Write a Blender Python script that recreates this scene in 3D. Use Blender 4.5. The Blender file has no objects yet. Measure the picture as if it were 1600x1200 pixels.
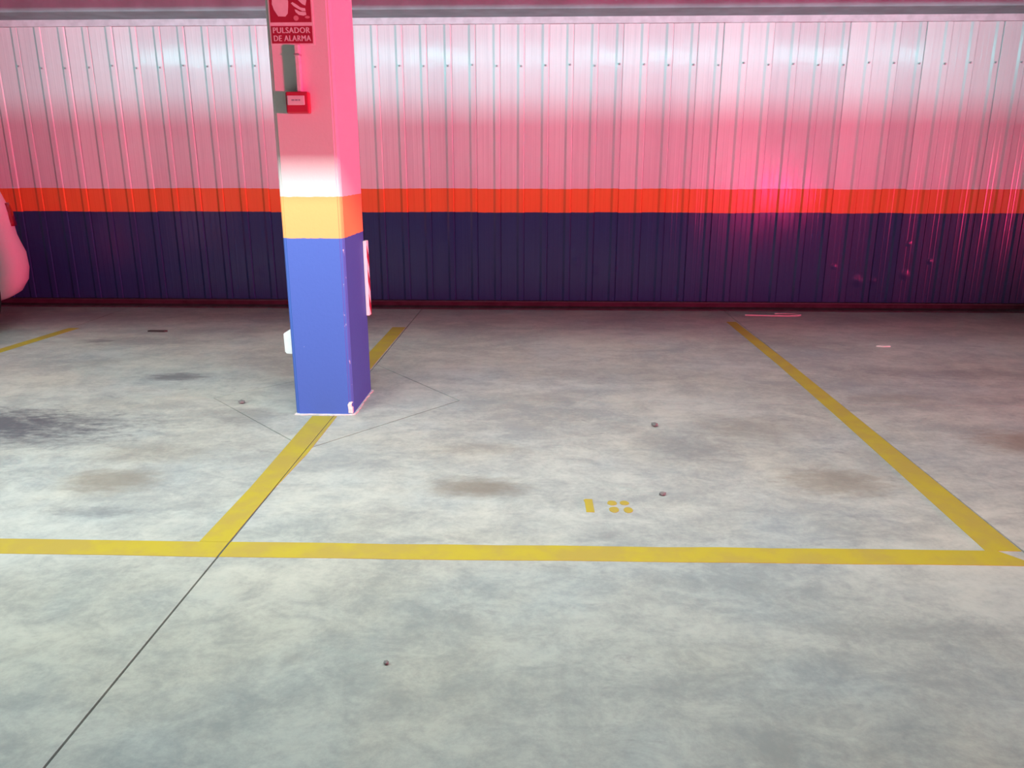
import bpy, bmesh, math, random
from mathutils import Vector, Matrix
R = math.radians
S = bpy.context.scene
C = S.collection
random.seed(7)

# ------------------------------------------------------------------ camera, world, light, exposure
CAM_H = 1.30
cam_d = bpy.data.cameras.new('camera')
cam_d.sensor_width = 36.0
cam_d.lens = 1230.0 / 1600.0 * 36.0
cam = bpy.data.objects.new('camera', cam_d); C.objects.link(cam)
cam.location = (0, 0, CAM_H)
cam.rotation_euler = (R(90 - 15.625), 0, R(2.063))
S.camera = cam

S.view_settings.view_transform = 'Standard'
S.view_settings.look = 'None'
S.view_settings.gamma = 1.0
S.view_settings.use_curve_mapping = False
S.view_settings.exposure = 0.0

w = bpy.data.worlds.new('world'); S.world = w; w.use_nodes = True
w.node_tree.nodes['Background'].inputs[0].default_value = (0.93, 0.98, 1.0, 1)
w.node_tree.nodes['Background'].inputs[1].default_value = 0.125

def area(name, loc, aim, sx, sy, power, color, spread=180):
    l = bpy.data.lights.new(name, 'AREA'); l.shape = 'RECTANGLE'; l.size = sx; l.size_y = sy
    l.energy = power; l.color = color; l.spread = R(spread)
    o = bpy.data.objects.new(name, l); C.objects.link(o); o.location = loc
    d = Vector(aim) - Vector(loc)
    q = d.to_track_quat('-Z', 'Y')
    o.rotation_euler = q.to_euler()
    return o
# fluorescent row over the aisle; an unseen beam added in front cuts its light off on the column
area('aisle_lamp_row', (-1.8, 1.70, 2.50), (-1.8, 4.70, 0.75), 7.0, 0.06, 292, (0.87, 1.0, 0.955))
# added unseen row behind the far beam, tinted cyan, whitens the wall top
area('added_wall_wash', (-0.2, 5.44, 2.415), (-0.2, 7.294, 2.415), 9.0, 0.024, 72, (0.27, 0.94, 0.97))
# red lamps of cars standing in the aisle, out of the picture on the right
area('red_lamp', (13.0, -3.0, 0.60), (-4.9, 7.3, 3.4), 0.9, 0.22, 330, (1.0, 0.035, 0.17), 47)
area('red_marker_lamp', (3.75, 1.2, 0.90), (1.9, 7.3, 1.06), 0.22, 0.05, 6, (1.0, 0.03, 0.20), 50)

# ------------------------------------------------------------------ helpers
def link(name, me, mat=None, parent=None):
    o = bpy.data.objects.new(name, me); C.objects.link(o)
    if mat is not None and not me.materials: me.materials.append(mat)
    if parent is not None: o.parent = parent
    return o
def from_bm(name, bm, mat, parent=None, smooth=False):
    bmesh.ops.recalc_face_normals(bm, faces=bm.faces)
    me = bpy.data.meshes.new(name); bm.to_mesh(me); bm.free()
    if smooth:
        for p in me.polygons: p.use_smooth = True
    return link(name, me, mat, parent)
def empty(name, loc):
    o = bpy.data.objects.new(name, None); C.objects.link(o); o.location = loc
    o.empty_display_size = 0.1
    return o
def tag(o, label, cat, group=None):
    o['label'] = label; o['category'] = cat
    if group: o['group'] = group
    return o
def struct(o):
    o['kind'] = 'structure'; return o
def box(bm, x0, x1, y0, y1, z0, z1, bevel=0, seg=2):
    r = bmesh.ops.create_cube(bm, size=1)
    vs = r['verts']
    for v in vs:
        v.co = Vector((x0 + (v.co.x + .5) * (x1 - x0), y0 + (v.co.y + .5) * (y1 - y0), z0 + (v.co.z + .5) * (z1 - z0)))
    if bevel:
        es = list({e for v in vs for e in v.link_edges})
        bmesh.ops.bevel(bm, geom=es, offset=bevel, segments=seg, profile=.5, affect='EDGES')
def prism(bm, pts, axis, a, b):
    """extrude 2-D outline pts along axis from a to b; axis 'z': (x,y); 'y': (x,z); 'x': (y,z)"""
    def P(p, t):
        return {'z': (p[0], p[1], t), 'y': (p[0], t, p[1]), 'x': (t, p[0], p[1])}[axis]
    lo = [bm.verts.new(P(p, a)) for p in pts]; hi = [bm.verts.new(P(p, b)) for p in pts]
    n = len(pts)
    bm.faces.new(lo[::-1]); bm.faces.new(hi)
    for i in range(n):
        bm.faces.new((lo[i], lo[(i + 1) % n], hi[(i + 1) % n], hi[i]))
def tube(bm, path, r, seg=8):
    rings = []
    for i, p in enumerate(path):
        p = Vector(p)
        a = Vector(path[max(i - 1, 0)]); b = Vector(path[min(i + 1, len(path) - 1)])
        t = (b - a).normalized()
        u = t.cross(Vector((0, 0, 1)))
        if u.length < 1e-3: u = Vector((1, 0, 0))
        u.normalize(); v = t.cross(u)
        rings.append([bm.verts.new(p + (u * math.cos(k * 2 * math.pi / seg) + v * math.sin(k * 2 * math.pi / seg)) * r) for k in range(seg)])
    for a, b in zip(rings, rings[1:]):
        for k in range(seg):
            bm.faces.new((a[k], a[(k + 1) % seg], b[(k + 1) % seg], b[k]))
    bm.faces.new(rings[0][::-1]); bm.faces.new(rings[-1])

# --- node helpers
class NT:
    def __init__(s, name):
        s.m = bpy.data.materials.new(name); s.m.use_nodes = True
        s.t = s.m.node_tree; s.b = s.t.nodes['Principled BSDF']
    def n(s, typ, **kw):
        nd = s.t.nodes.new(typ)
        for k, v in kw.items(): setattr(nd, k, v)
        return nd
    def l(s, a, b): s.t.links.new(a, b)
    def set(s, sock, v):
        if hasattr(v, 'is_linked') or isinstance(v, bpy.types.NodeSocket): s.l(v, sock)
        else: sock.default_value = v
    def math(s, op, a, b=0.0, clamp=False):
        nd = s.n('ShaderNodeMath', operation=op); nd.use_clamp = clamp
        s.set(nd.inputs[0], a); s.set(nd.inputs[1], b); return nd.outputs[0]
    def mix(s, fac, a, b, blend='MIX'):
        nd = s.n('ShaderNodeMix', data_type='RGBA', blend_type=blend)
        s.set(nd.inputs[0], fac)
        s.set(nd.inputs[6], a if not isinstance(a, tuple) else (*a, 1)); s.set(nd.inputs[7], b if not isinstance(b, tuple) else (*b, 1))
        return nd.outputs[2]
    def ramp(s, v, lo, hi, a=0.0, b=1.0, smooth=True):
        nd = s.n('ShaderNodeMapRange', interpolation_type='SMOOTHSTEP' if smooth else 'LINEAR')
        s.set(nd.inputs['Value'], v); nd.inputs['From Min'].default_value = lo; nd.inputs['From Max'].default_value = hi
        nd.inputs['To Min'].default_value = a; nd.inputs['To Max'].default_value = b
        return nd.outputs[0]
    def pos(s):
        return s.n('ShaderNodeNewGeometry').outputs['Position']
    def scaled(s, vec, sc, loc=(0, 0, 0), rot=(0, 0, 0)):
        nd = s.n('ShaderNodeMapping'); s.l(vec, nd.inputs[0])
        nd.inputs['Scale'].default_value = sc; nd.inputs['Location'].default_value = loc; nd.inputs['Rotation'].default_value = rot
        return nd.outputs[0]
    def noise(s, vec, scale, detail=4, rough=.55, dist=0.0):
        nd = s.n('ShaderNodeTexNoise'); s.l(vec, nd.inputs['Vector'])
        nd.inputs['Scale'].default_value = scale; nd.inputs['Detail'].default_value = detail
        nd.inputs['Roughness'].default_value = rough; nd.inputs['Distortion'].default_value = dist
        return nd.outputs[0]
    def bump(s, h, strength, dist):
        nd = s.n('ShaderNodeBump'); nd.inputs['Strength'].default_value = strength; nd.inputs['Distance'].default_value = dist
        s.l(h, nd.inputs['Height']); s.l(nd.outputs[0], s.b.inputs['Normal']); return nd
    def base(s, v): s.set(s.b.inputs['Base Color'], v if not isinstance(v, tuple) else (*v, 1))
    def rough(s, v): s.set(s.b.inputs['Roughness'], v)

def plain(name, col, rough=.5, metal=0.0, var=.08, scale=30):
    k = NT(name); p = k.pos()
    n = k.noise(p, scale, 3)
    k.base(k.mix(k.ramp(n, .3, .7), tuple(c * (1 - var) for c in col), tuple(min(1, c * (1 + var)) for c in col)))
    k.rough(rough); k.b.inputs['Metallic'].default_value = metal
    return k.m

# ------------------------------------------------------------------ materials
def concrete_floor():
    k = NT('concrete_floor'); p = k.pos()
    a = k.noise(k.scaled(p, (.8, 1.25, 1)), 1.1, 6, .62, .6)
    b = k.noise(k.scaled(p, (.95, 1.25, 1), (4, 2, 0)), 6.5, 8, .72, .5)
    c = k.noise(p, 36, 6, .75)
    f = k.math('ADD', k.math('MULTIPLY', a, .36), k.math('ADD', k.math('MULTIPLY', b, .42), k.math('MULTIPLY', c, .22)))
    col = k.mix(k.ramp(f, .385, .62), (.305, .318, .318), (.49, .495, .465))
    # warm / cool drift of the power-floated surface
    wv = k.noise(k.scaled(p, (1, 1, 1), (9, 5, 0)), .9, 4, .6)
    col = k.mix(k.ramp(wv, .40, .62, 0, .5), col, k.mix(1.0, col, (1.07, 1.0, .91), 'MULTIPLY'))
    wv2 = k.noise(k.scaled(p, (1, 1, 1), (2, 15, 0)), 1.6, 4, .6)
    col = k.mix(k.ramp(wv2, .45, .68, 0, .55), col, k.mix(1.0, col, (.84, .92, 1.0), 'MULTIPLY'))
    # oil and tyre stains: x, y, rx, ry, strength, colour, raggedness
    brown = (.20, .165, .13); dark = (.10, .10, .12); rust = (.22, .14, .10)
    wob = k.noise(p, 6, 4, .65)
    sep = k.n('ShaderNodeSeparateXYZ'); k.l(p, sep.inputs[0])
    fine = k.noise(k.scaled(p, (1, 2.2, 1)), 9, 5, .7)
    for (x, y, rx, ry, st, cc, rag) in [
        (-1.82, 3.06, .26, .17, .62, brown, .5), (-1.78, 3.38, .34, .16, .32, brown, .5),
        (-.25, 3.04, .25, .14, .72, brown, .5), (-.28, 3.5, .3, .10, .25, brown, .6),
        (1.27, 3.16, .30, .20, .55, brown, .7), (1.10, 3.86, .36, .24, .34, brown, .6), (.72, 3.55, .28, .25, .25, dark, .8),
        (2.40, 3.68, .36, .22, .60, rust, .5), (2.02, 4.42, .34, .14, .25, brown, .8),
        (-2.95, 3.76, .95, .32, .95, dark, 1.0), (-2.55, 3.55, .55, .16, .35, dark, 1.3), (-2.95, 3.37, .35, .12, .4, dark, 1.4), (-2.30, 4.74, .24, .12, .75, dark, .8),
        (-3.35, 5.75, .16, .07, .5, dark, .6), (-2.95, 5.75, .6, .18, .35, dark, 1.0), (-1.55, 3.95, .22, .22, .35, dark, .6),
        (2.6, 5.0, .9, .18, .3, dark, 1.1), (3.1, 4.4, .6, .2, .28, dark, 1.0), (1.9, 5.9, .7, .25, .22, dark, 1.0), (.5, 4.9, .9, .25, .2, dark, 1.0),
        (.25, 2.62, .10, .05, .2, dark, 1.0), (-1.72, 2.75, .18, .06, .35, dark, 1.2)]:
        dx = k.math('DIVIDE', k.math('SUBTRACT', sep.outputs[0], x), rx)
        dy = k.math('DIVIDE', k.math('SUBTRACT', sep.outputs[1], y), ry)
        d = k.math('SQRT', k.math('ADD', k.math('MULTIPLY', dx, dx), k.math('MULTIPLY', dy, dy)))
        d = k.math('ADD', d, k.math('MULTIPLY', k.math('SUBTRACT', fine, .5), rag * 2.0))
        m = k.ramp(d, .25, 1.15, st, 0)
        col = k.mix(m, col, cc)
    # the floor turns a little darker towards the aisle in front of the bays
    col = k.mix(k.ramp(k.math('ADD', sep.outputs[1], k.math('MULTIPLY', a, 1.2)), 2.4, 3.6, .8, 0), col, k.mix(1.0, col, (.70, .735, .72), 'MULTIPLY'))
    # small dark scuffs
    sc = k.noise(k.scaled(p, (2.2, 5.5, 1), (0, 0, 0), (0, 0, .25)), 2.4, 5, .7, .6)
    gate = k.noise(p, .8, 2)
    col = k.mix(k.math('MULTIPLY', k.ramp(sc, .60, .70, 0, .42), k.ramp(gate, .4, .6)), col, (.19, .19, .20))
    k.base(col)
    k.rough(k.ramp(b, .3, .7, .62, .80)); k.b.inputs['Specular IOR Level'].default_value = .25
    k.bump(k.math('ADD', c, k.math('MULTIPLY', b, .5)), .10, .004)
    return k.m

def wall_paint():
    k = NT('sheet_paint'); p = k.pos()
    sep = k.n('ShaderNodeSeparateXYZ'); k.l(p, sep.inputs[0])
    oi = k.n('ShaderNodeObjectInfo').outputs['Random']
    zj = k.math('ADD', sep.outputs[2], k.math('MULTIPLY', k.math('SUBTRACT', oi, .5), .008))
    zj = k.math('ADD', zj, k.math('MULTIPLY', k.math('SUBTRACT', k.noise(p, 18, 2), .5), .006))
    white = k.mix(oi, (.66, .69, .70), (.76, .78, .78))
    orange = (.78, .20, .055); blue = (.024, .058, .17)
    col = k.mix(k.math('GREATER_THAN', zj, .876), blue, orange)
    col = k.mix(k.math('GREATER_THAN', zj, 1.084), col, white)
    # scuffed, grubby streaks running down the sheets
    st = k.noise(k.scaled(p, (26, 1, .9)), 1.0, 4, .6)
    col = k.mix(k.ramp(st, .48, .72, 0, .22), col, k.mix(1.0, col, (.62, .64, .68), 'MULTIPLY'))
    k.base(col)
    k.rough(k.math('ADD', .17, k.math('MULTIPLY', oi, .10)))
    k.b.inputs['Specular IOR Level'].default_value = .40
    # rolling lines of the sheet and some dents low down
    h = k.noise(k.scaled(p, (70, 0, .15)), 1.0, 2)
    h = k.math('ADD', k.math('MULTIPLY', h, .0009), k.math('MULTIPLY', k.noise(k.scaled(p, (5, 0, 1.6)), 1.0, 2), .004))
    for (x, z, r, a) in [(.327, .43, .055, .012), (.505, .35, .05, .010), (.08, .57, .03, .008), (.277, .57, .03, .008), (2.67, .40, .035, .010),
                         (2.90, .27, .07, .014), (3.03, .27, .05, .010), (3.31, .61, .035, .010), (3.31, .33, .06, .011), (3.52, .45, .035, .009), (-2.6, .33, .06, .010), (.69, .37, .03, .007)]:
        dx = k.math('SUBTRACT', sep.outputs[0], x); dz = k.math('SUBTRACT', sep.outputs[2], z)
        d = k.math('SQRT', k.math('ADD', k.math('MULTIPLY', dx, dx), k.math('MULTIPLY', dz, dz)))
        h = k.math('ADD', h, k.ramp(d, 0, r, a * .35, 0))
    k.bump(h, 1.0, 1.0)
    return k.m

def column_paint():
    k = NT('column_paint'); p = k.pos()
    sep = k.n('ShaderNodeSeparateXYZ'); k.l(p, sep.inputs[0])
    zj = k.math('ADD', sep.outputs[2], k.math('MULTIPLY', k.math('SUBTRACT', k.noise(p, 22, 3), .5), .008))
    col = k.mix(k.math('GREATER_THAN', zj, .937), (.056, .118, .43), (.88, .37, .13))
    col = k.mix(k.math('GREATER_THAN', zj, 1.142), col, (.74, .74, .73))
    # chips along the front right arris and specks in the blue paint
    ch = k.noise(k.scaled(p, (1, 1, .45)), 42, 4, .6)
    dx = k.math('ABSOLUTE', k.math('SUBTRACT', sep.outputs[0], -1.000))
    edge = k.math('MULTIPLY', k.math('MULTIPLY', k.ramp(dx, .004, .022, 1, 0), k.ramp(sep.outputs[1], 4.005, 4.02, 1, 0)), k.ramp(ch, .63, .66))
    spk = k.ramp(k.noise(p, 60, 2), .80, .815)
    low = k.ramp(sep.outputs[2], .9, .93, 1, 0)
    spk = k.math('MULTIPLY', spk, k.ramp(sep.outputs[0], -1.006, -1.004, 1, 0))
    col = k.mix(k.math('MULTIPLY', k.math('MAXIMUM', edge, spk), k.math('MULTIPLY', low, .7)), col, (.62, .62, .66))
    k.base(col); k.rough(.62); k.b.inputs['Specular IOR Level'].default_value = .3
    k.bump(k.noise(p, 55, 4, .6), .25, .004)
    return k.m

def yellow_paint():
    k = NT('yellow_line_paint'); p = k.pos()
    n = k.noise(p, 5, 5, .65); n2 = k.noise(k.scaled(p, (3, 8, 1)), 6, 5, .7)
    col = k.mix(k.ramp(n, .38, .64), (.41, .305, .058), (.45, .355, .034))
    col = k.mix(k.ramp(n2, .62, .74, 0, .45), col, (.33, .27, .14))
    k.base(col); k.rough(.6); k.b.inputs['Specular IOR Level'].default_value = .3
    k.bump(k.noise(p, 40, 4), .15, .003)
    return k.m

M_floor = concrete_floor(); M_wall = wall_paint(); M_col = column_paint(); M_yel = yellow_paint()
M_sub = plain('joint_dark', (.035, .037, .04), .9)
M_slab = plain('ceiling_concrete', (.42, .41, .41), .85, 0, .12, 3)
M_beam = plain('beam_plaster', (.26, .40, .41), .8, 0, .14, 4)
M_flash = plain('flashing_grey', (.58, .61, .64), .5, 0, .10, 14)
M_kerb = plain('kerb_concrete', (.05, .045, .05), .85, 0, .25, 9)
M_rail = plain('base_rail', (.055, .055, .06), .6, 0, .15, 10)
M_screw = plain('screw_zinc', (.42, .43, .45), .45, .4)
M_red = plain('sign_red', (.34, .020, .06), .45, 0, .04)
M_white = plain('sign_white', (.74, .72, .72), .5, 0, .04)
M_pale = plain('sign_worn_white', (.62, .30, .34), .5, 0, .05)
M_box = plain('call_point_red', (.48, .025, .07), .35, 0, .04)
M_grey = plain('grey_print', (.33, .36, .42), .6)
M_pvc = plain('conduit_white', (.72, .71, .70), .5, 0, .05)
M_foam = plain('foam_white', (.82, .80, .81), .55, 0, .04)
M_skirt = plain('bare_plaster', (.66, .64, .64), .8, 0, .12, 40)
M_blk = plain('debris_black', (.03, .028, .03), .7)
M_stone = plain('grit', (.16, .16, .16), .9)
M_paper = plain('paper_scrap', (.66, .62, .60), .8)
M_carw = plain('car_white', (.72, .70, .70), .28, 0, .01)
M_glass = plain('car_window', (.012, .014, .016), .06, 0, .01)
M_tail = plain('tail_lamp_red', (.20, .008, .02), .15, 0, .03)
M_tyre = plain('tyre_rubber', (.018, .018, .018), .8)
M_rim = plain('rim_silver', (.50, .51, .52), .3, .8)
M_trim = plain('car_black_trim', (.02, .02, .022), .6)
M_steel = plain('wash_shield_metal', (.6, .6, .6), .4, .2)

# ------------------------------------------------------------------ floor: sub-base + slabs parted by saw-cut joints
bm = bmesh.new(); box(bm, -9.5, 9.5, -5.0, 7.75, -.15, -.03)
floor = struct(from_bm('floor', bm, M_sub))
G = .0035   # half joint width
JX = [-9.4, -6.63, -3.86, -1.098, 1.690, 4.46, 9.4]; JY = [-4.9, 4.285, 7.7]
LEFT, RIGHT = (-1.872, 4.285), (-.455, 4.285)      # isolation diamond round the column
FRONT_Y, BACK_Y = 3.468, 5.10
def slab(pts):
    bm = bmesh.new(); prism(bm, pts, 'z', -.028, 0)
    return from_bm('floor_slab', bm, M_floor, floor)
g2 = .002
for i in range(len(JX) - 1):
    for j in range(2):
        x0, x1, y0, y1 = JX[i] + G, JX[i + 1] - G, JY[j] + g2, JY[j + 1] - g2
        pts = [(x0, y0), (x1, y0), (x1, y1), (x0, y1)]
        if i == 2:
            if j == 0: pts = [(x0, y0), (x1, y0), (x1, FRONT_Y), (LEFT[0] - .005, LEFT[1] - .002), (LEFT[0] - .005, y1), (x0, y1)]
            else: pts = [(x0, y0), (LEFT[0] - .005, y0), (LEFT[0] - .005, LEFT[1] + .002), (x1, BACK_Y), (x1, y1), (x0, y1)]
        if i == 3:
            if j == 0: pts = [(x0, y0), (x1, y0), (x1, y1), (RIGHT[0] + .005, y1), (x0, FRONT_Y)]
            else: pts = [(RIGHT[0] + .005, y0), (x1, y0), (x1, y1), (x0, y1), (x0, BACK_Y)]
        slab(pts)
# the diamond, split along the line of the long joint
xs = JX[3]
slab([(LEFT[0], LEFT[1]), (xs - .0025, FRONT_Y + .010), (xs - .0025, BACK_Y - .010)])
slab([(xs + .0025, FRONT_Y + .010), (RIGHT[0] - .004, RIGHT[1]), (xs + .0025, BACK_Y - .010)])

# painted lines: thin films on the slabs, cut where the joints run
def film(pts, name='painted_line', z=.0014):
    bm = bmesh.new(); prism(bm, pts, 'z', .0, z)
    return from_bm(name, bm, M_yel, floor)
jx = JX[3]
def rag(p0, p1, n, amp):
    out = []
    for i in range(n + 1):
        t = i / n
        out.append((p0[0] + (p1[0] - p0[0]) * t, p0[1] + (p1[1] - p0[1]) * t + random.uniform(-amp, amp)))
    return out
A = .003
film(rag((-6.2, 2.385), (jx - G, 2.405), 14, A) + rag((jx - G, 2.515), (-6.2, 2.475), 14, A)[0:])
film(rag((jx + G, 2.405), (1.685, 2.440), 14, A) + rag((1.6, 2.545), (jx + G, 2.515), 14, A))
film(rag((1.695, 2.440), (6.5, 2.47), 10, A) + rag((6.5, 2.565), (1.695, 2.545), 10, A))
film([(-1.208, 2.515), (jx - G, 2.515), (jx - .002, 3.0), (jx - .002, 3.97), (-1.212, 3.97), (-1.200, 3.0)])
film([(jx + .002, 3.0), (-1.076, 3.4), (-1.078, 3.97), (jx + .002, 3.97)])
film([(-1.222, 4.52), (-1.112, 4.52), (-1.108, 6.35), (-1.216, 6.35)])
film([(1.560, 2.545), (1.684, 2.545), (1.690, 4.0), (1.692, 5.2), (1.670, 6.68), (1.590, 6.68), (1.600, 5.2), (1.588, 4.0)])
film([(-3.93, 2.475), (-3.865, 2.475), (-3.855, 5.3), (-3.78, 6.22), (-3.87, 6.22), (-3.945, 5.3)])
# stencilled bay number 18
def ell(cx, cy, rx, ry, n=14, wob=.12):
    return [(cx + rx * math.cos(2 * math.pi * i / n) * random.uniform(1 - wob, 1), cy + ry * math.sin(2 * math.pi * i / n) * random.uniform(1 - wob, 1)) for i in range(n)]
bm = bmesh.new()
prism(bm, [(.187, 2.812), (.219, 2.812), (.217, 2.934), (.190, 2.936), (.182, 2.926), (.186, 2.90)], 'z', 0, .0014)
for (ex, ey, rx, ry) in [(.294, 2.900, .021, .024), (.342, 2.902, .020, .022), (.296, 2.838, .021, .028), (.351, 2.836, .020, .027)]:
    prism(bm, ell(ex, ey, rx, ry), 'z', 0, .0014)
from_bm('bay_number', bm, M_yel, floor)

# ------------------------------------------------------------------ back wall of ribbed sheet planks
YW = 7.294; PITCH = .2112; X0 = -1.213
bm = bmesh.new(); box(bm, -9.5, 9.5, 7.40, 7.62, -.03, 2.95)
wall = struct(from_bm('wall_back', bm, M_slab))
prof = [(-.005, .004), (-.001, 0), (.050, 0), (.056, -.0005), (.060, -.0005), (.066, 0), (.092, 0), (.098, -.0005), (.102, -.0005), (.108, 0),
        (.138, 0), (.158, -.009), (.198, -.009), (.2030, .0), (.2040, .0035), (.2075, .0035), (.2105, .0)]
ZB, ZT = .072, 2.447
me = bpy.data.meshes.new('cladding_plank')
zs = [ZB + (ZT - ZB) * i / 6 for i in range(7)]
vs = [(u - .2015, d, z) for z in zs for (u, d) in prof]
n = len(prof)
fs = [(r * n + i, r * n + i + 1, (r + 1) * n + i + 1, (r + 1) * n + i) for r in range(6) for i in range(n - 1)]
me.from_pydata(vs, [], fs); me.materials.append(M_wall)
rng = random.Random(3)
screw = bpy.data.meshes.new('screw_head')
b2 = bmesh.new(); bmesh.ops.create_uvsphere(b2, u_segments=8, v_segments=4, radius=.009)
for v in b2.verts: v.co.y *= .5
b2.to_mesh(screw); b2.free(); screw.materials.append(M_screw)
for kk in range(-32, 36):
    x = X0 + PITCH * kk
    o = link('cladding_plank', me, None, wall)
    o.location = (x, YW + rng.uniform(-.0015, .0015), 0)
    o.rotation_euler = (R(rng.uniform(-.12, .12)), 0, R(rng.uniform(-.5, .5)))
    s = link('screw', screw, None, o); s.location = (-.026, -.017, 2.12 + rng.uniform(-.01, .01))
bm = bmesh.new()
prism(bm, [(7.265, 2.448), (7.262, 2.500), (7.40, 2.500), (7.40, 2.440), (7.33, 2.440), (7.33, 2.448)], 'x', -9.4, 9.4)
from_bm('flashing', bm, M_flash, wall)
bm = bmesh.new(); box(bm, -9.4, 9.4, 7.255, 7.40, .058, .070, .002)
from_bm('base_rail', bm, M_rail, wall)
bm = bmesh.new(); prism(bm, [(7.19, -.002), (7.20, .012), (7.29, .020), (7.295, .058), (7.40, .058), (7.40, -.002)], 'x', -9.4, 9.4)
struct(from_bm('baseboard_back', bm, M_kerb))

# ------------------------------------------------------------------ ceiling, its edge beam, and unseen beams added for the lamp cut-offs
bm = bmesh.new(); box(bm, -9.5, 9.5, -5.0, 7.75, 2.80, 2.98)
ceiling = struct(from_bm('ceiling', bm, M_slab))
bm = bmesh.new(); box(bm, -9.4, 9.4, 6.905, 7.40, 2.50, 2.80, .008)
from_bm('edge_beam', bm, M_beam, ceiling)
bm = bmesh.new(); box(bm, -9.4, 9.4, 5.18, 5.40, 2.36, 2.80, .004)
from_bm('added_cutoff_beam', bm, M_beam, ceiling)
bm = bmesh.new(); box(bm, -9.4, 9.4, 2.20, 2.40, 2.222, 2.80, .002)
from_bm('added_cutoff_beam', bm, M_beam, ceiling)
# added unseen plates below and above the wall wash, shaping its edges
bm = bmesh.new(); prism(bm, [(5.40, 2.357), (5.58, 2.357), (5.58, 2.366), (5.40, 2.366)], 'x', -6.4, 6.0)
prism(bm, [(5.40, 2.446), (5.90, 2.446), (5.90, 2.452), (5.40, 2.452)], 'x', -6.4, 6.0)
from_bm('wash_shield', bm, M_steel, ceiling)

# ------------------------------------------------------------------ column
CX0, CX1, CY0, CY1 = -1.310, -.996, 3.995, 4.47
col = empty('painted_column', (-1.153, 4.232, 0))
def put(name, bm, mat, parent, smooth=False):
    o = from_bm(name, bm, mat, parent, smooth)
    o.matrix_parent_inverse = Matrix.Translation(parent.location).inverted()
    return o
tag(col, 'square concrete column painted white over yellow over blue, standing on the yellow bay line', 'column')
bm = bmesh.new(); 
c = .016
prism(bm, [(CX0 + c, CY0), (CX1 - c, CY0), (CX1, CY0 + c), (CX1, CY1 - c), (CX1 - c, CY1), (CX0 + c, CY1), (CX0, CY1 - c), (CX0, CY0 + c)], 'z', .001, 2.797)
es = [e for e in bm.edges if abs(e.verts[0].co.z - e.verts[1].co.z) > 1]
bmesh.ops.bevel(bm, geom=es, offset=.006, segments=2, affect='EDGES')
put('shaft', bm, M_col, col)
# bare plaster line round the foot and a chip at the right front corner
bm = bmesh.new()
def wob_line(p0, p1, out, n=16):
    a = rag(p0, p1, n, 0); pts = []
    for i, (x, y) in enumerate(a):
        o_ = random.uniform(.004, .015); pts.append((x + out[0] * o_, y + out[1] * o_))
    return pts
ol = wob_line((CX0 - .002, CY0), (CX1 - .008, CY0), (0, -1)) + wob_line((CX1, CY0 + .008), (CX1, CY1), (1, 0)) + [(CX0, CY1), (CX0, CY0 + .01)]
prism(bm, ol, 'z', .0005, .006)
put('foot_plaster', bm, M_skirt, col)
bm = bmesh.new()
prism(bm, [(-1.022, .012), (-.999, .010), (-.9985, .040), (-1.003, .048), (-1.004, .062), (-.9985, .068), (-1.003, .074), (-1.016, .072), (-1.024, .058), (-1.021, .03)], 'y', CY0 - .0012, CY0 + .02)
put('chipped_patch', bm, M_skirt, col)

# ---- alarm sign on the column
Y0 = CY0 - .001
sign = empty('alarm_sign', (-1.184, Y0, 1.845))
tag(sign, 'red and white plate reading PULSADOR DE ALARMA high on the column', 'sign')
bm = bmesh.new(); box(bm, -1.290, -1.078, Y0 - .003, Y0, 1.842, 2.170, .001, 1)
put('plate', bm, M_white, sign)
bm = bmesh.new(); box(bm, -1.283, -1.087, Y0 - .0042, Y0 - .0028, 1.850, 1.926)
put('text_panel', bm, M_red, sign)
bm = bmesh.new(); box(bm, -1.283, -1.087, Y0 - .0042, Y0 - .0028, 1.942, 2.152)
put('pictogram_panel', bm, M_red, sign)
def text(body, x, z, size, width, mat, parent, y, name='lettering'):
    cu = bpy.data.curves.new('t', 'FONT'); cu.body = body; cu.size = size; cu.align_x = 'CENTER'; cu.align_y = 'CENTER'
    cu.extrude = .0004; cu.space_character = 1.1; cu.resolution_u = 3
    t = bpy.data.objects.new('t', cu); C.objects.link(t)
    dg = bpy.context.evaluated_depsgraph_get()
    m = bpy.data.meshes.new_from_object(t.evaluated_get(dg)); bpy.data.objects.remove(t)
    xs_ = [v.co.x for v in m.vertices]; k_ = width / (max(xs_) - min(xs_)); mid = (max(xs_) + min(xs_)) / 2
    for v in m.vertices:
        v.co = Vector((x + (v.co.x - mid) * k_, y - v.co.z, z + v.co.y))
    # a second, slightly shifted layer thickens the strokes to a bold face
    nv = len(m.vertices); co = [v.co.copy() for v in m.vertices]; fc = [tuple(p.vertices) for p in m.polygons]
    sh = size * .035
    m2 = bpy.data.meshes.new(name)
    m2.from_pydata([(c_.x - sh, c_.y, c_.z) for c_ in co] + [(c_.x + sh, c_.y - .0003, c_.z) for c_ in co] + [(c_.x, c_.y - .0006, c_.z) for c_ in co], [],
                   fc + [tuple(i + nv for i in f) for f in fc] + [tuple(i + 2 * nv for i in f) for f in fc])
    m = m2; m.materials.append(mat)
    o = link(name, m, None, parent); o.matrix_parent_inverse = Matrix.Translation(parent.location).inverted()
    return o
text('PULSADOR', -1.186, 1.906, .036, .176, M_white, sign, Y0 - .0046)
text('DE ALARMA', -1.184, 1.871, .036, .176, M_white, sign, Y0 - .0046)
YP = Y0 - .0042
def flat(pts, name, mat):
    bm = bmesh.new(); prism(bm, pts, 'y', YP - .0008, YP + .0004); return put(name, bm, mat, sign)
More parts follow.
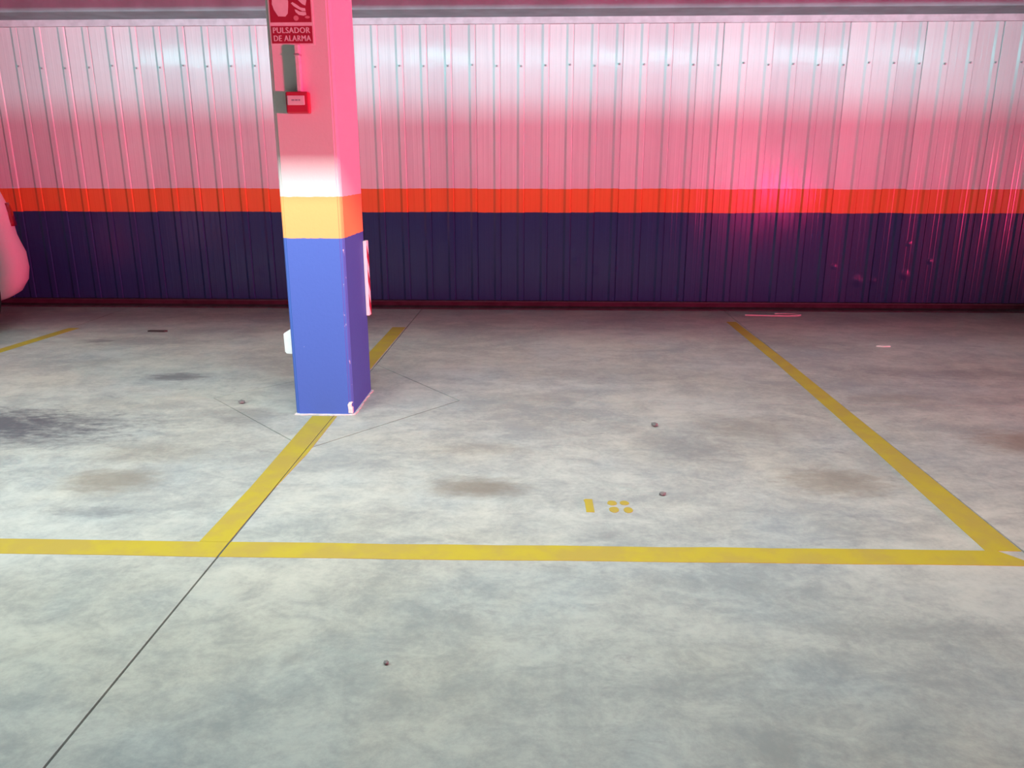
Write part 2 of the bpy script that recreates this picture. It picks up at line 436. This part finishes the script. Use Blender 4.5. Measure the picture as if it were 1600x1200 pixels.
# fist whose index finger presses a button, and tongues of flame
flat([(-1.244, 1.968), (-1.210, 1.967), (-1.198, 1.980), (-1.194, 2.008), (-1.192, 2.034), (-1.198, 2.050), (-1.206, 2.054), (-1.208, 2.108), (-1.214, 2.118),
      (-1.224, 2.118), (-1.230, 2.108), (-1.231, 2.064), (-1.240, 2.066), (-1.256, 2.060), (-1.268, 2.044), (-1.270, 2.020), (-1.262, 1.996), (-1.252, 1.980)], 'hand_symbol', M_white)
for pts in ([(-1.146, 2.052), (-1.128, 2.058), (-1.112, 2.050), (-1.106, 2.036), (-1.112, 2.014), (-1.126, 2.020), (-1.140, 2.032), (-1.152, 2.044)],
            [(-1.180, 2.024), (-1.172, 2.029), (-1.150, 2.016), (-1.136, 2.006), (-1.114, 2.002), (-1.112, 1.990), (-1.128, 1.990), (-1.148, 2.000), (-1.168, 2.012)],
            [(-1.164, 1.998), (-1.156, 1.996), (-1.140, 1.988), (-1.112, 1.986), (-1.110, 1.974), (-1.124, 1.970), (-1.146, 1.974), (-1.160, 1.986)]):
    flat(pts, 'flame_symbol', M_white)
flat(ell(-1.160, 1.960, .0125, .0115, 14, .02), 'button_symbol', M_pale)
flat(ell(-1.106, 1.964, .012, .006, 12, .05), 'ember_symbol', M_pale)

# ---- call point and conduit
cp = empty('fire_call_point', (-1.171, Y0, 1.533))
tag(cp, 'small red alarm push box with a white pane on the column face below the sign', 'alarm button')
bm = bmesh.new(); box(bm, -1.226, -1.116, Y0 - .046, Y0, 1.533, 1.632, .007)
put('housing', bm, M_box, cp)
bm = bmesh.new(); box(bm, -1.217, -1.133, Y0 - .0495, Y0 - .045, 1.571, 1.614, .003)
pane = put('push_pane', bm, M_white, cp)
bm = bmesh.new()
for (a, b) in ((-1.196, -1.182), (-1.179, -1.166), (-1.163, -1.154)):
    box(bm, a, b, Y0 - .0500, Y0 - .0492, 1.590, 1.597)
put('pane_print', bm, M_grey, cp)
con = empty('wiring_conduit', (-1.160, Y0, 1.632))
tag(con, 'thin white cable conduit running from the sign down to the red push box', 'conduit')
bm = bmesh.new(); box(bm, -1.170, -1.150, Y0 - .036, Y0, 1.633, 1.8415, .003)
put('trunking', bm, M_pvc, con)
bm = bmesh.new(); box(bm, -1.1735, -1.1465, Y0 - .038, Y0, 1.793, 1.802, .002)
put('clip', bm, M_screw, con)

# ---- corner guards
gr = empty('column_guard', (CX1, 4.447, .46))
tag(gr, 'white foam guard with red diagonal stripes on the right side of the column', 'column guard')
gx0, gx1, gy0, gy1, gz0, gz1 = CX1 + .001, CX1 + .021, 4.415, 4.472, .462, .885
bm = bmesh.new(); box(bm, gx0, gx1, gy0, gy1, gz0, gz1, .004)
put('foam_pad', bm, M_foam, gr)
for z0 in (.50, .64, .775):
    bm = bmesh.new(); q = .052
    prism(bm, [(gy0 + .005, z0 - q), (gy1 - .005, z0 - .005 - q * 2.4 + .06), (gy1 - .005, z0 + .06 - q * 2.4 + .06), (gy0 + .005, z0 + .055 - q)] if False else
          [(gy0 + .004, z0 + .02), (gy1 - .004, z0 - .045), (gy1 - .004, z0 + .02), (gy0 + .004, z0 + .085)], 'x', gx1 - .0005, gx1 + .0012)
    put('red_stripe', bm, M_red, gr)
gl = empty('peeling_guard', (CX0, 4.2, .31))
tag(gl, 'white foam pad peeling away low on the left side of the column', 'column guard')
bm = bmesh.new()
x = CX0 - .001
prism(bm, [(x, .700), (x - .004, .696), (x - .008, .60), (x - .010, .470), (x - .014, .452), (x - .062, .424), (x - .066, .418), (x - .064, .322), (x - .056, .312), (x - .030, .310), (x, .318)], 'y', 4.10, 4.36)
put('foam_pad', bm, M_foam, gl)
bm = bmesh.new()
prism(bm, [(x - .0652, .40), (x - .0664, .40), (x - .0644, .335), (x - .0632, .335)], 'y', 4.16, 4.24)
put('red_stripe', bm, M_red, gl)

# ------------------------------------------------------------------ litter on the floor
def litter(name, bm, mat, label, cat, loc):
    o = from_bm(name, bm, mat); o.location = loc; tag(o, label, cat); return o
bm = bmesh.new(); prism(bm, [(-.075, -.010), (.06, -.016), (.08, .004), (.055, .014), (-.06, .012)], 'z', 0, .012)
litter('rubber_strip', bm, M_blk, 'short black strip of rubber lying on the floor left of the column', 'rubber scrap', (-3.07, 6.10, .0005))
bm = bmesh.new(); prism(bm, [(-.055, -.010), (-.01, -.03), (.045, -.022), (.05, .008), (.0, .02), (-.03, .008)], 'z', 0, .006)
litter('paper_scrap', bm, M_paper, 'small pale scrap on the floor right of the right yellow line', 'scrap', (2.54, 5.78, .0005))
bm = bmesh.new()
tube(bm, [(-.26, -.02, .006), (-.16, -.03, .006), (-.04, -.045, .006), (.10, -.05, .006), (.20, -.035, .006), (.235, 0, .006), (.19, .045, .006), (.10, .06, .006), (.02, .05, .006)], .006, 6)
litter('wire_offcut', bm, M_paper, 'pale curl of wire lying by the wall beyond the right yellow line', 'wire', (2.08, 6.99, .0005))
def pebble(seed):
    r_ = random.Random(seed); b = bmesh.new(); bmesh.ops.create_icosphere(b, subdivisions=1, radius=1)
    for v in b.verts:
        v.co *= r_.uniform(.75, 1.1); v.co.z *= .6
    return b
for i, (px, py, s_, lab) in enumerate([(-.406, 1.828, .009, 'tiny dark pebble on the open floor in front of the front yellow line'),
                                       (-1.675, 4.185, .022, 'dark pebble on the floor left of the column foot'),
                                       (.591, 3.855, .021, 'dark flake of grit in the middle of bay 18'),
                                       (.505, 2.985, .016, 'dark crumb of grit right of the painted 18')]):
    b = pebble(i)
    for v in b.verts: v.co *= s_
    zmin = min(v.co.z for v in b.verts)
    for v in b.verts: v.co.z -= zmin
    litter('pebble', b, M_stone, lab, 'pebble', (px, py, .0003))

# ------------------------------------------------------------------ white car in the bay on the left
CARX = -5.150
car = empty('white_car', (CARX, 4.95, 0))
tag(car, 'white hatchback cut by the left edge, its dark red tail lamp near the wall', 'car')
# z, half width, front y, rear y
ST = [(.19, .66, 3.16, 6.66), (.215, .74, 3.08, 6.74), (.25, .79, 3.03, 6.80), (.34, .838, 2.98, 6.85), (.44, .850, 2.95, 6.87), (.57, .850, 2.95, 6.86), (.66, .832, 2.97, 6.83),
      (.72, .822, 2.99, 6.81), (.80, .815, 3.04, 6.80), (.86, .805, 3.12, 6.795), (.91, .795, 3.30, 6.79), (.96, .775, 3.62, 6.78), (1.00, .755, 3.92, 6.77),
      (1.10, .725, 4.08, 6.74), (1.22, .69, 4.28, 6.69), (1.34, .65, 4.50, 6.62), (1.41, .61, 4.68, 6.54), (1.455, .53, 4.92, 6.42), (1.475, .36, 5.2, 6.2)]
def interp(z):
    for a, b in zip(ST, ST[1:]):
        if a[0] <= z <= b[0]:
            t = (z - a[0]) / (b[0] - a[0]); return [a[i] + (b[i] - a[i]) * t for i in range(4)]
    return list(ST[-1] if z > 1 else ST[0])
def surf(ang, z, off=0):
    _, hw, y0, y1 = interp(z)
    e = 2 / 5.5
    cs, sn = math.cos(ang), math.sin(ang)
    x = math.copysign(abs(cs) ** e, cs); y = math.copysign(abs(sn) ** e, sn)
    return Vector((CARX + x * (hw + off), (y0 + y1) / 2 + y * ((y1 - y0) / 2 + off), z))
def angs(n):
    out = []
    for i in range(n):
        out.append(2 * math.pi * i / n)
    return out
N = 96
bm = bmesh.new(); rings = [[bm.verts.new(surf(a, s[0])) for a in angs(N)] for s in ST]
for a, b in zip(rings, rings[1:]):
    for i in range(N): bm.faces.new((a[i], a[(i + 1) % N], b[(i + 1) % N], b[i]))
bm.faces.new(rings[0][::-1]); bm.faces.new(rings[-1])
put('body', bm, M_carw, car, True)
def patch(name, a0, a1, z0, z1, off, mat, na=14, nz=6, parent=car):
    bm = bmesh.new()
    def grid(o_): return [[bm.verts.new(surf(a0 + (a1 - a0) * i / na, z0 + (z1 - z0) * j / nz, o_)) for i in range(na + 1)] for j in range(nz + 1)]
    g, h = grid(off), grid(-.012)
    for gg, fl in ((g, 1), (h, 0)):
        for j in range(nz):
            for i in range(na):
                q = (gg[j][i], gg[j][i + 1], gg[j + 1][i + 1], gg[j + 1][i])
                bm.faces.new(q if fl else q[::-1])
    for j in range(nz):
        bm.faces.new((g[j][0], h[j][0], h[j + 1][0], g[j + 1][0])); bm.faces.new((g[j][na], g[j + 1][na], h[j + 1][na], h[j][na]))
    for i in range(na):
        bm.faces.new((g[0][i], g[0][i + 1], h[0][i + 1], h[0][i])); bm.faces.new((g[nz][i], h[nz][i], h[nz][i + 1], g[nz][i + 1]))
    return put(name, bm, mat, car, True)
def yang(y, z=1.1):   # angle on the right flank where the body has this y
    _, hw, y0, y1 = interp(z); t = (y - (y0 + y1) / 2) / ((y1 - y0) / 2)
    return math.asin(math.copysign(abs(t) ** 2.75, t))
patch('tail_lamp', yang(6.52, .88), R(68), .80, .985, .016, M_tail)
patch('tail_lamp', R(112), math.pi - yang(6.52, .88), .80, .985, .016, M_tail)
patch('side_window', yang(4.55), yang(5.35), 1.03, 1.36, .004, M_glass); patch('side_window', yang(5.42), yang(6.30), 1.03, 1.36, .004, M_glass)
patch('side_window', math.pi - yang(5.35), math.pi - yang(4.55), 1.03, 1.36, .004, M_glass); patch('side_window', math.pi - yang(6.30), math.pi - yang(5.42), 1.03, 1.36, .004, M_glass)
patch('rear_window', R(72), R(108), 1.06, 1.38, .004, M_glass)
patch('windscreen', R(252), R(288), 1.03, 1.39, .004, M_glass)
patch('rear_bumper_trim', R(60), R(120), .245, .33, .006, M_trim)
patch('front_grille', R(258), R(282), .36, .52, .006, M_trim)
patch('headlamp', R(296), R(318), .64, .78, .006, M_rim); patch('headlamp', R(222), R(244), .64, .78, .006, M_rim)
patch('blank_number_plate', R(86.5), R(93.5), .52, .62, .01, M_white)
for y in (3.72, 5.78):
    for sx in (-1, 1):
        xo = CARX + sx * .80
        bm = bmesh.new()
        prof_t = [(.0, .20), (.085, .205), (.098, .25), (.098, .285), (.08, .31), (-.08, .31), (-.095, .28), (-.095, .2)]
        rr = [[bm.verts.new((xo + sx * px_ * .62, y + r_ * math.cos(t), .311 + r_ * math.sin(t))) for px_, r_ in prof_t] for t in angs(28)]
        for i in range(28):
            for j in range(len(prof_t)):
                a, b = rr[i], rr[(i + 1) % 28]; j2 = (j + 1) % len(prof_t)
                bm.faces.new((a[j], a[j2], b[j2], b[j]))
        wh = put('wheel', bm, M_tyre, car, True)
        bm = bmesh.new()
        for s5 in range(5):
            t0 = s5 * 2 * math.pi / 5
            pts = [(y + r_ * math.cos(t0 + da), .311 + r_ * math.sin(t0 + da)) for r_, da in ((.03, -.5), (.198, -.22), (.198, .22), (.03, .5))]
            prism(bm, pts, 'x', xo + sx * .03, xo + sx * .058)
        o = put('rim', bm, M_rim, car)
